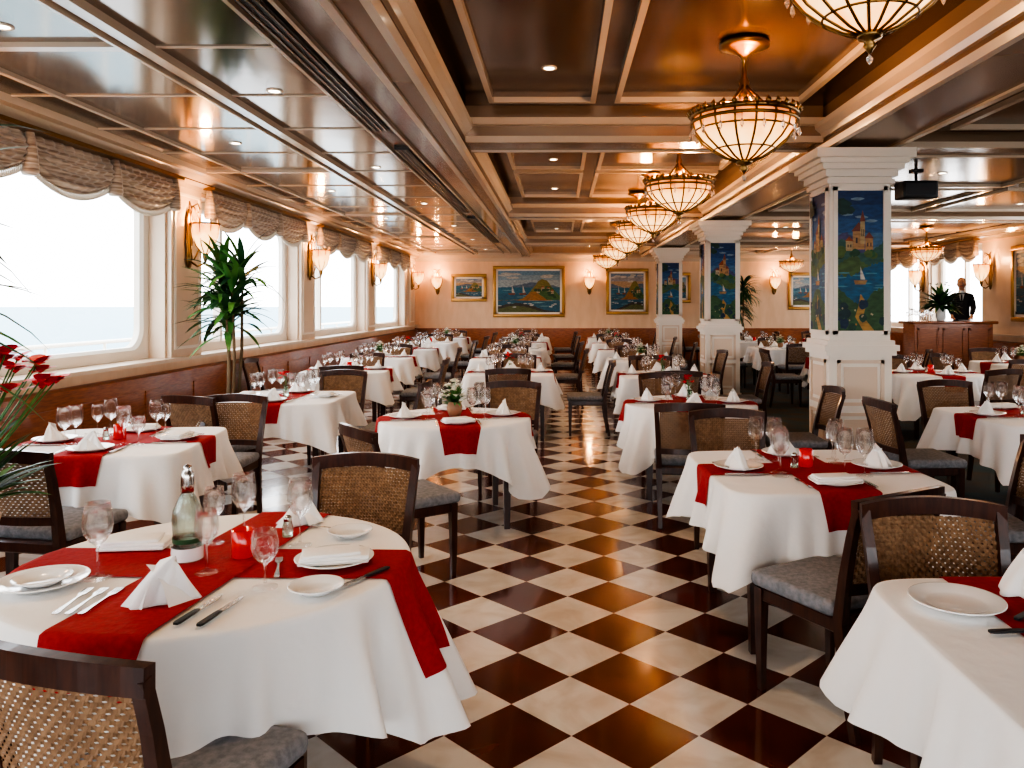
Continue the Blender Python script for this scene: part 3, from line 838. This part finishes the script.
tables = []
TZ = TOP+.0075
def settings_near(x, y, rot, rnd, seats=(0,1,2,3)):
    for k in seats:
        a = rot+k*PI/2; T = Matrix.Translation((x, y, TZ)) @ Matrix.Rotation(a, 4, 'Z')
        def pt(px, py, dz=0):
            v = T @ Vector((px, py, dz)); return (v.x, v.y, v.z)
        put(p_big, 'dinner_plate', pt(0, -.36), a)
        put(nap_c if rnd.random() < .5 else nap_f, 'folded_napkin', pt(0, -.36, .006), a+rnd.uniform(-.3, .3))
        put(fork_me, 'dinner_fork', pt(-.15, -.36), a); put(knife_st, 'dinner_knife', pt(.15, -.36), a)
        put(g_big, 'wine_glass', pt(.115, -.19), a)
        put(rnd.choice(GL), 'wine_glass', pt(.205, -.21), a)
def table(me, x, y, rot=0, near=False, center='candle', seats=(0,1,2,3), plates=True):
    tables.append((x, y))
    put(me, 'dining_table', (x, y, 0), rot)
    rnd = random.Random(int(x*100+y*37))
    if plates:
        if near: settings_near(x, y, rot, rnd, seats)
        else:
            for k in seats: put(set_me, 'place_setting', (x, y, TZ), rot+k*PI/2)
    if center == 'candle':
        put(candle_me, 'candle_holder', (x+.0, y+.03, TZ)); put(shaker_me, 'salt_shaker', (x-.07, y, TZ)); 
    elif center == 'flower': put(flower_me, 'flower_centerpiece', (x, y, TZ), scale=1.1 if near else 1)
    elif center == 'red': put(redfl_me, 'flower_vase', (x, y, TZ))
COLS = [(2.62, 7.27), (2.62, 13.17), (2.62, 19.27)]
def ring_chairs(x, y, rot=0, d=.95, sides=(0,1,2,3)):
    rnd = random.Random(int(x*71+y*13))
    for k in sides:
        a = rot-PI/2+k*PI/2+rnd.uniform(-.12, .12); cx, cy = x+d*math.cos(a), y+d*math.sin(a)
        if any(math.hypot(cx-u, cy-v) < .68 for u, v in chairs+COLS): continue
        if cx < XL+.5: continue
        fa = a+PI+rnd.uniform(-.2, .2)
        chair(cx, cy, math.cos(fa), math.sin(fa))

# --- foreground round table
T1 = build_table(.61, False, .95, 1.12, 21, [(math.radians(-1), .145, .93, -.02), (math.radians(84), .14, (.74, .8), .0)], ph=math.radians(42), flare=.17)
tx, ty = -1.12, 2.62
put(T1, 'dining_table', (tx, ty, 0)); tables.append((tx, ty))
for (x, y, me) in ((-1.41, 2.44, g_big), (-.87, 2.36, g_wat), (-1.10, 2.49, g_med), (-1.13, 2.86, g_big), (-.90, 2.77, g_big), (-1.21, 2.80, g_med)):
    put(me, 'wine_glass', (x, y, TZ))
put(carafe_me, 'water_carafe', (-1.22, 2.62, TZ), 2)
put(candle_me, 'candle_holder', (-1.05, 2.65, TZ))
put(shaker_me, 'salt_shaker', (-.98, 2.88, TZ))
put(p_big, 'dinner_plate', (-1.54, 2.38, TZ)); put(p_sm, 'side_plate', (-1.54, 2.38, TZ+.006))
put(p_big, 'dinner_plate', (-.73, 2.59, TZ)); put(nap_f, 'folded_napkin', (-.73, 2.59, TZ+.008), .2)
put(p_sm, 'side_plate', (-.71, 2.33, TZ))
put(p_sm, 'side_plate', (-.76, 2.9, TZ))
put(nap_c, 'folded_napkin', (-1.13, 2.26, TZ), .3, scale=1.12)
put(nap_f, 'folded_napkin', (-1.46, 2.76, TZ), .1); put(nap_c, 'folded_napkin', (-1.0, 3.05, TZ), .5)
put(knife_me, 'dinner_knife', (-.985, 2.19, TZ), -.15); put(knife_me, 'dinner_knife', (-.92, 2.18, TZ), -.15)
for i in range(3): put(fork_me, 'dinner_fork', (-1.37+.04*i, 2.25, TZ), .1-.05*i)
put(fork_me, 'dinner_fork', (-.895, 2.54, TZ), .3); put(knife_me, 'dinner_knife', (-.60, 2.44, TZ), 2.6); put(fork_me, 'dinner_fork', (-.87, 2.99, TZ), 1.2)

table(tm_sq[0], -2.74, 4.95, .12, True, 'candle')
table(tm_sq[1], -2.5, 7.3, PI/2, True, 'red')
table(tm_round[0], -.79, 6.0, .2, True, 'flower')
table(tm_sq[0], 1.27, 4.1, .05, True, 'candle')
table(tm_round[1], 1.12, 6.9, -.1, True, 'red')
FR = build_table(.58, True, .88, 1.10, 33, [(PI/2, .18, .84, .15)], flare=.18)
put(FR, 'dining_table', (1.50, 1.88, 0)); tables.append((1.50, 1.88))
put(p_big, 'dinner_plate', (1.10, 2.22, TZ)); put(nap_c, 'folded_napkin', (1.36, 2.34, TZ), 1.0, scale=1.3); put(knife_me, 'dinner_knife', (1.2, 2.04, TZ), -1.5)
put(fork_me, 'dinner_fork', (1.24, 1.97, TZ), -1.45); put(knife_me, 'dinner_knife', (1.29, 2.18, TZ), -.9); put(g_big, 'wine_glass', (1.6, 2.1, TZ)); put(p_big, 'dinner_plate', (1.75, 1.7, TZ))

chair(-.95, 1.93, .3, .95)
chair(-.93, 3.38, -.12, -1)
chair(-2.62, 4.16, .18, 1)
chair(-2.5, 5.85, 0, -1)
chair(-.92, 4.78, .8, .6)
chair(-.45, 6.95, -.1, -1)
chair(-2.75, 6.42, .35, 1)
chair(-2.3, 8.2, 0, -1)
chair(-1.55, 7.35, -1, 0)
chair(1.12, 3.26, -.5, .86)
chair(1.30, 2.52, -.05, -1)
chair(2.2, 4.15, -1, .1)
chair(1.1, 4.98, 0, -1)
chair(.95, 5.98, .1, 1)
chair(2.0, 6.75, -1, 0)
chair(1.05, 7.85, 0, -1)
table(tm_sq[0], 3.6, 6.1, .1, True, 'candle'); ring_chairs(3.6, 6.1, .1)
far = [(-2.75, 10.4, 0), (-.62, 10.0, 1), (-2.9, 12.9, 0), (-.85, 12.7, 1), (-2.9, 15.4, 0), (-.85, 15.3, 0), (-2.9, 17.9, 1), (-.85, 17.9, 0), (-2.9, 20.5, 0), (-.85, 20.6, 0),
       (1.25, 9.7, 0), (1.25, 12.3, 1), (1.25, 15.0, 0), (1.25, 17.6, 1), (1.25, 20.4, 0),
       (4.6, 9.9, 0), (4.5, 12.7, 1), (4.3, 15.6, 0), (4.5, 18.5, 1), (6.6, 19.8, 0), (6.7, 11.6, 0), (6.4, 8.2, 1), (4.4, 21.0, 0), (6.1, 5.2, 0)]
for i, (x, y, k) in enumerate(far):
    me = [tm_sq[0], tm_round[0], tm_sq[1], tm_plain][(i*7+k) % 4]
    rot = random.choice((0, PI/2))+random.uniform(-.08, .08)
    table(me, x, y, rot, False, ('candle', 'red', 'flower')[i % 3]); ring_chairs(x, y, rot)

# ------------------------------------------------------------------ plants
def palm(name, x, y, H, heads, L, mat, seed, z0=0, w=.022, nl=34, dr=(1.0, 1.8)):
    r = random.Random(seed); b = MB()
    b.lathe([(0,0),(.15,0),(.16,.02),(.2,.3),(.215,.34),(.215,.37),(.19,.37),(.185,.33),(0,.33)], 28, terra, cap=False)
    b.lathe([(0,.335),(.186,.335)], 24, soil, cap=False)
    for i in range(heads):
        a = i*2*PI/heads+r.random(); rr = r.uniform(.04, .16)
        h = H*(r.uniform(.66, 1.0) if i else 1.0)
        p0 = Vector((.05*math.cos(a), .05*math.sin(a), .33)); p1 = Vector((rr*math.cos(a), rr*math.sin(a), h))
        b.tube([p0, (p0+p1)/2+Vector((.02, .01, 0)), p1], [.02, .016, .012], bark, 7)
        for k in range(nl):
            t = k/nl
            pp = p1-Vector((0, 0, .3*t*r.random()))
            leafstrip(b, pp, r.uniform(0, 2*PI), 1.35-1.5*t+r.uniform(-.2, .2), L*r.uniform(.75, 1.1), w, r.uniform(*dr), mat if r.random() < .6 else green_d, 7)
    return b.obj(name, (x, y, z0))
palm('potted_palm', -3.35, 8.15, 1.95, 6, .52, green_l, 11, w=.032, nl=28, dr=(.5, 1.3))
palm('potted_palm', -2.68, 2.85, 1.95, 6, .75, green_l, 12, w=.028, dr=(.7, 1.6))
palm('potted_palm', 5.0, 22.3, 2.1, 6, .65, green_d, 13, w=.03)
b = MB(); r = random.Random(9)
b.lathe([(0,0),(.13,0),(.14,.02),(.17,.62),(.18,.66),(.16,.66),(.15,.62),(0,.62)], 28, white_trim, cap=False)
for i in range(56):
    leafstrip(b, (0, 0, .62), r.uniform(0, 6.28), r.uniform(.8, 1.45), r.uniform(.35, .58), .035, r.uniform(.5, 1.3), green_l if i % 2 else green_d, 7)
for i in range(30):
    a = r.uniform(-1.2, 1.4); rr = r.uniform(.15, .42); h = r.uniform(1.2, 1.42)
    p = (rr*math.cos(a), rr*math.sin(a), h); b.tube([(0,0,.62), (p[0]*.4, p[1]*.4, h*.75), p], .004, green_l, 5); blossom(b, p, .075, petal_r, r)
b.obj('potted_red_flowers', (-2.66, 3.5, 0))

# ------------------------------------------------------------------ raised host station, waiter
b = MB(); b.box(6.1, XR-.09, 14.3, 17.4, 0, .35, carpet_m); b.box(6.06, XR-.09, 14.26, 14.3, 0, .36, wood_warm); b.box(6.06, 6.1, 14.3, 17.4, 0, .36, wood_warm); b.obj('platform')
b = MB(); cx0, cx1, cy0, cy1 = 6.5, 8.0, 14.7, 15.25; z = .351
b.box(cx0, cx1, cy0, cy1, z, z+.08, wood_dark); b.box(cx0+.03, cx1-.03, cy0+.03, cy1-.03, z+.08, z+.9, wood_warm)
b.bbox(cx0-.04, cx1+.04, cy0-.04, cy1+.04, z+.9, z+.95, wood_warm, .012)
for i in range(3):
    u = cx0+.08+i*.47
    for (a, c, e, g) in ((u, u+.4, z+.15, z+.19), (u, u+.4, z+.78, z+.82), (u, u+.04, z+.15, z+.82), (u+.36, u+.4, z+.15, z+.82)):
        b.box(a, c, cy0+.012, cy0+.031, e, g, wood_warm)
b.obj('host_counter')
CT = .351+.951
for i in range(9): put(GL[i % 3], 'wine_glass', (6.55+.1*(i % 5), 14.95+.12*(i//5), CT))
put(p_big, 'dinner_plate', (7.55, 14.9, CT)); 
b = MB(); r = random.Random(31); b.lathe([(0,0),(.06,0),(.09,.08),(.08,.2),(.05,.26),(.06,.28),(0,.27)], 20, china, cap=False)
for i in range(170): leafstrip(b, (0,0,.26), r.uniform(0,6.28), r.uniform(.0,1.5), r.uniform(.28,.55), .036, 1.0, green_d if i % 2 else green_l, 5)
for i in range(10):
    a, rr = r.uniform(0,6.28), r.uniform(.05,.2); blossom(b, (rr*math.cos(a), rr*math.sin(a), r.uniform(.55,.72)), .05, petal_w, r)
b.obj('flower_arrangement', (7.14, 15.0, CT))

def skin(name, pts, edges, rad, mat, parent, sub=2):
    me = bpy.data.meshes.new(name); me.from_pydata(pts, edges, [])
    me.materials.append(mat)
    o = put(me, name, parent=parent)
    md = o.modifiers.new('Skin', 'SKIN'); md.use_smooth_shade = True
    for i, rr in enumerate(rad):
        sv = me.skin_vertices[0].data[i]; sv.radius = rr if isinstance(rr, tuple) else (rr, rr); sv.use_root = (i == 0)
    s = o.modifiers.new('Sub', 'SUBSURF'); s.levels = sub; s.render_levels = sub
    return o
wt = empty('waiter', (7.84, 15.62, .352), -.45)
skin('jacket', [(0,0,.95),(0,0,1.1),(0,.01,1.28),(0,.02,1.42),(0,.01,1.5),
    (-.16,.02,1.41),(-.21,-.02,1.2),(-.17,-.24,1.06),(.16,.02,1.41),(.21,-.02,1.2),(.17,-.24,1.06),(0,0,.86)],
    [(0,1),(1,2),(2,3),(3,4),(3,5),(5,6),(6,7),(3,8),(8,9),(9,10),(0,11)],
    [(.16,.11),(.145,.10),(.17,.115),(.15,.10),(.06,.06),.075,.06,.042,.075,.06,.042,(.165,.115)], suit_m, wt)
skin('trousers', [(0,0,.9),(-.09,0,.85),(-.1,-.01,.48),(-.1,.02,.09),(.09,0,.85),(.1,-.01,.48),(.1,.02,.09)], [(0,1),(1,2),(2,3),(0,4),(4,5),(5,6)], [.12,.095,.065,.05,.095,.065,.05], suit_m, wt)
b = MB()
for s in (-1, 1): b.bbox(s*.1-.045, s*.1+.045, -.17, .09, 0, .08, black_m, .025, 2)
b.obj('shoes', parent=wt)
def ell(b, c, r, mat, n=16, m=12, f=None):
    vs = []; fs = []
    for j in range(m+1):
        ph = PI*j/m
        for i in range(n):
            t = 2*PI*i/n; p = Vector((math.sin(ph)*math.cos(t), math.sin(ph)*math.sin(t), math.cos(ph)))
            k = f(p) if f else 1
            vs.append((c[0]+p.x*r[0]*k, c[1]+p.y*r[1]*k, c[2]+p.z*r[2]))
    for j in range(m):
        for i in range(n):
            k = (i+1) % n; fs.append((j*n+i, (j+1)*n+i, (j+1)*n+k, j*n+k))
    b.add(vs, fs, mat, True)
b = MB(); hc = (0, -.01, 1.655)
ell(b, hc, (.077, .095, .12), skin_m, 24, 18, lambda p: 1-.22*max(0, -p.z)**1.5)
b.tube([(0, .01, 1.46), (0, .0, 1.58)], [.055, .052], skin_m, 14)
ell(b, (0, -.105, 1.645), (.013, .02, .024), skin_m)
for s in (-1, 1):
    ell(b, (s*.078, .0, 1.65), (.01, .018, .03), skin_m)
    ell(b, (s*.03, -.09, 1.67), (.013, .009, .008), shirt_m); ell(b, (s*.03, -.097, 1.67), (.006, .004, .006), hair_m)
    b.tube([(s*.014, -.1, 1.69), (s*.03, -.1, 1.697), (s*.047, -.092, 1.688)], .004, hair_m, 5)
b.tube([(-.025, -.093, 1.605), (0, -.099, 1.607), (.025, -.093, 1.605)], .004, petal_r, 6)
b.tube([(-.03, -.095, 1.617), (0, -.104, 1.624), (.03, -.095, 1.617)], .006, hair_m, 6)
ell(b, (0, .022, 1.705), (.08, .09, .085), hair_m, 24, 18)
b.obj('head', parent=wt)
b = MB()
b.lathe([(.06, 1.475), (.062, 1.50), (.055, 1.53)], 20, shirt_m, cap=False)
b.add([(-.05,-.105,1.46),(.05,-.105,1.46),(.0,-.135,1.25)], [(0,1,2)], shirt_m)
b.add([(-.014,-.118,1.45),(.014,-.118,1.45),(.02,-.142,1.28),(0,-.142,1.24),(-.02,-.142,1.28)], [(0,1,2,3,4)], black_m)
b.obj('shirt_collar', parent=wt)
for s in (-1, 1):
    pts = [(s*.17,-.22,1.06),(s*.165,-.29,1.015),(s*.16,-.34,.985)]; ed = [(0,1),(1,2)]; rad = [.028,(.036,.02),(.034,.016)]
    skin('palm', pts, ed, rad, skin_m, wt, 1)
    for k, L in enumerate((.07, .08, .076, .06)):
        fx = s*.16+(k-1.5)*.019
        skin('finger_%d' % (k+1), [(fx,-.335,.985),(fx,-.35-L*.4,.985),(fx,-.35-L*.8,.968),(fx,-.35-L,.96)], [(0,1),(1,2),(2,3)], [.009,.0088,.008,.0065], skin_m, wt, 1)
    skin('thumb', [(s*.14,-.28,1.0),(s*.115,-.32,.98),(s*.11,-.355,.965)], [(0,1),(1,2)], [.012,.01,.008], skin_m, wt, 1)

b = MB(); b.bbox(-.2, .2, -.13, .13, -.2, 0, black_m, .02, 2); b.box(-.17, .17, -.137, -.128, -.17, -.03, M_('speaker_grille', (.05, .05, .055), .8, bump=(200, .6)))
b.tube([(0, 0, 0), (0, 0, .1)], .02, black_m, 8); b.box(-.06, .06, -.06, .06, .1, .12, black_m)
b.obj('ceiling_speaker', (4.05, 9.1, 3.0))

# ------------------------------------------------------------------ exterior
b = MB(); b.add([(-6000, -5000, -12), (-9, -5000, -12), (-9, 6000, -12), (-6000, 6000, -12)], [(0,1,2,3)], M_('sea_water', (.08, .2, .25), .45, bump=(.2, .5))); b.obj('sea')
b = MB(); b.box(-7.6, XL-.35, Y0-3, Y1+8, -.3, -.1, deck_m); b.obj('outer_deck')
b = MB()
for z in (.2, .45, .7, 1.0): b.tube([(-7.4, Y0-3, z), (-7.4, Y1+8, z)], .02 if z < .9 else .035, white_trim, 8)
y = Y0-3
while y < Y1+8:
    b.tube([(-7.4, y, -.1), (-7.4, y, 1.0)], .025, white_trim, 8); y += 1.5
b.obj('deck_railing')

# ------------------------------------------------------------------ world, camera, view
w = bpy.data.worlds.new('World'); scene.world = w; w.use_nodes = True
n, l = w.node_tree.nodes, w.node_tree.links
bg = n['Background']; tc = n.new('ShaderNodeTexCoord'); sp = n.new('ShaderNodeSeparateXYZ'); cr = n.new('ShaderNodeValToRGB')
cr.color_ramp.elements[0].position = 0; cr.color_ramp.elements[0].color = (.96, .98, 1, 1)
cr.color_ramp.elements[1].position = .8; cr.color_ramp.elements[1].color = (.76, .88, 1, 1)
l.new(tc.outputs['Generated'], sp.inputs[0]); l.new(sp.outputs[2], cr.inputs[0]); l.new(cr.outputs[0], bg.inputs[0])
bg.inputs[1].default_value = 5.8

cam = bpy.data.cameras.new('camera'); co = bpy.data.objects.new('camera', cam); scene.collection.objects.link(co); scene.camera = co
co.location = (0, 0, 1.6); co.rotation_euler = (PI/2, 0, 0)
cam.sensor_width = 36; cam.lens = 36*800/1024
cam.shift_x = (512-560)/1024; cam.shift_y = -(384-305)/1024
cam.clip_end = 10000; cam.clip_start = .05
scene.view_settings.view_transform = 'AgX'
try: scene.view_settings.look = 'AgX - High Contrast'
except Exception: pass
scene.view_settings.exposure = .35
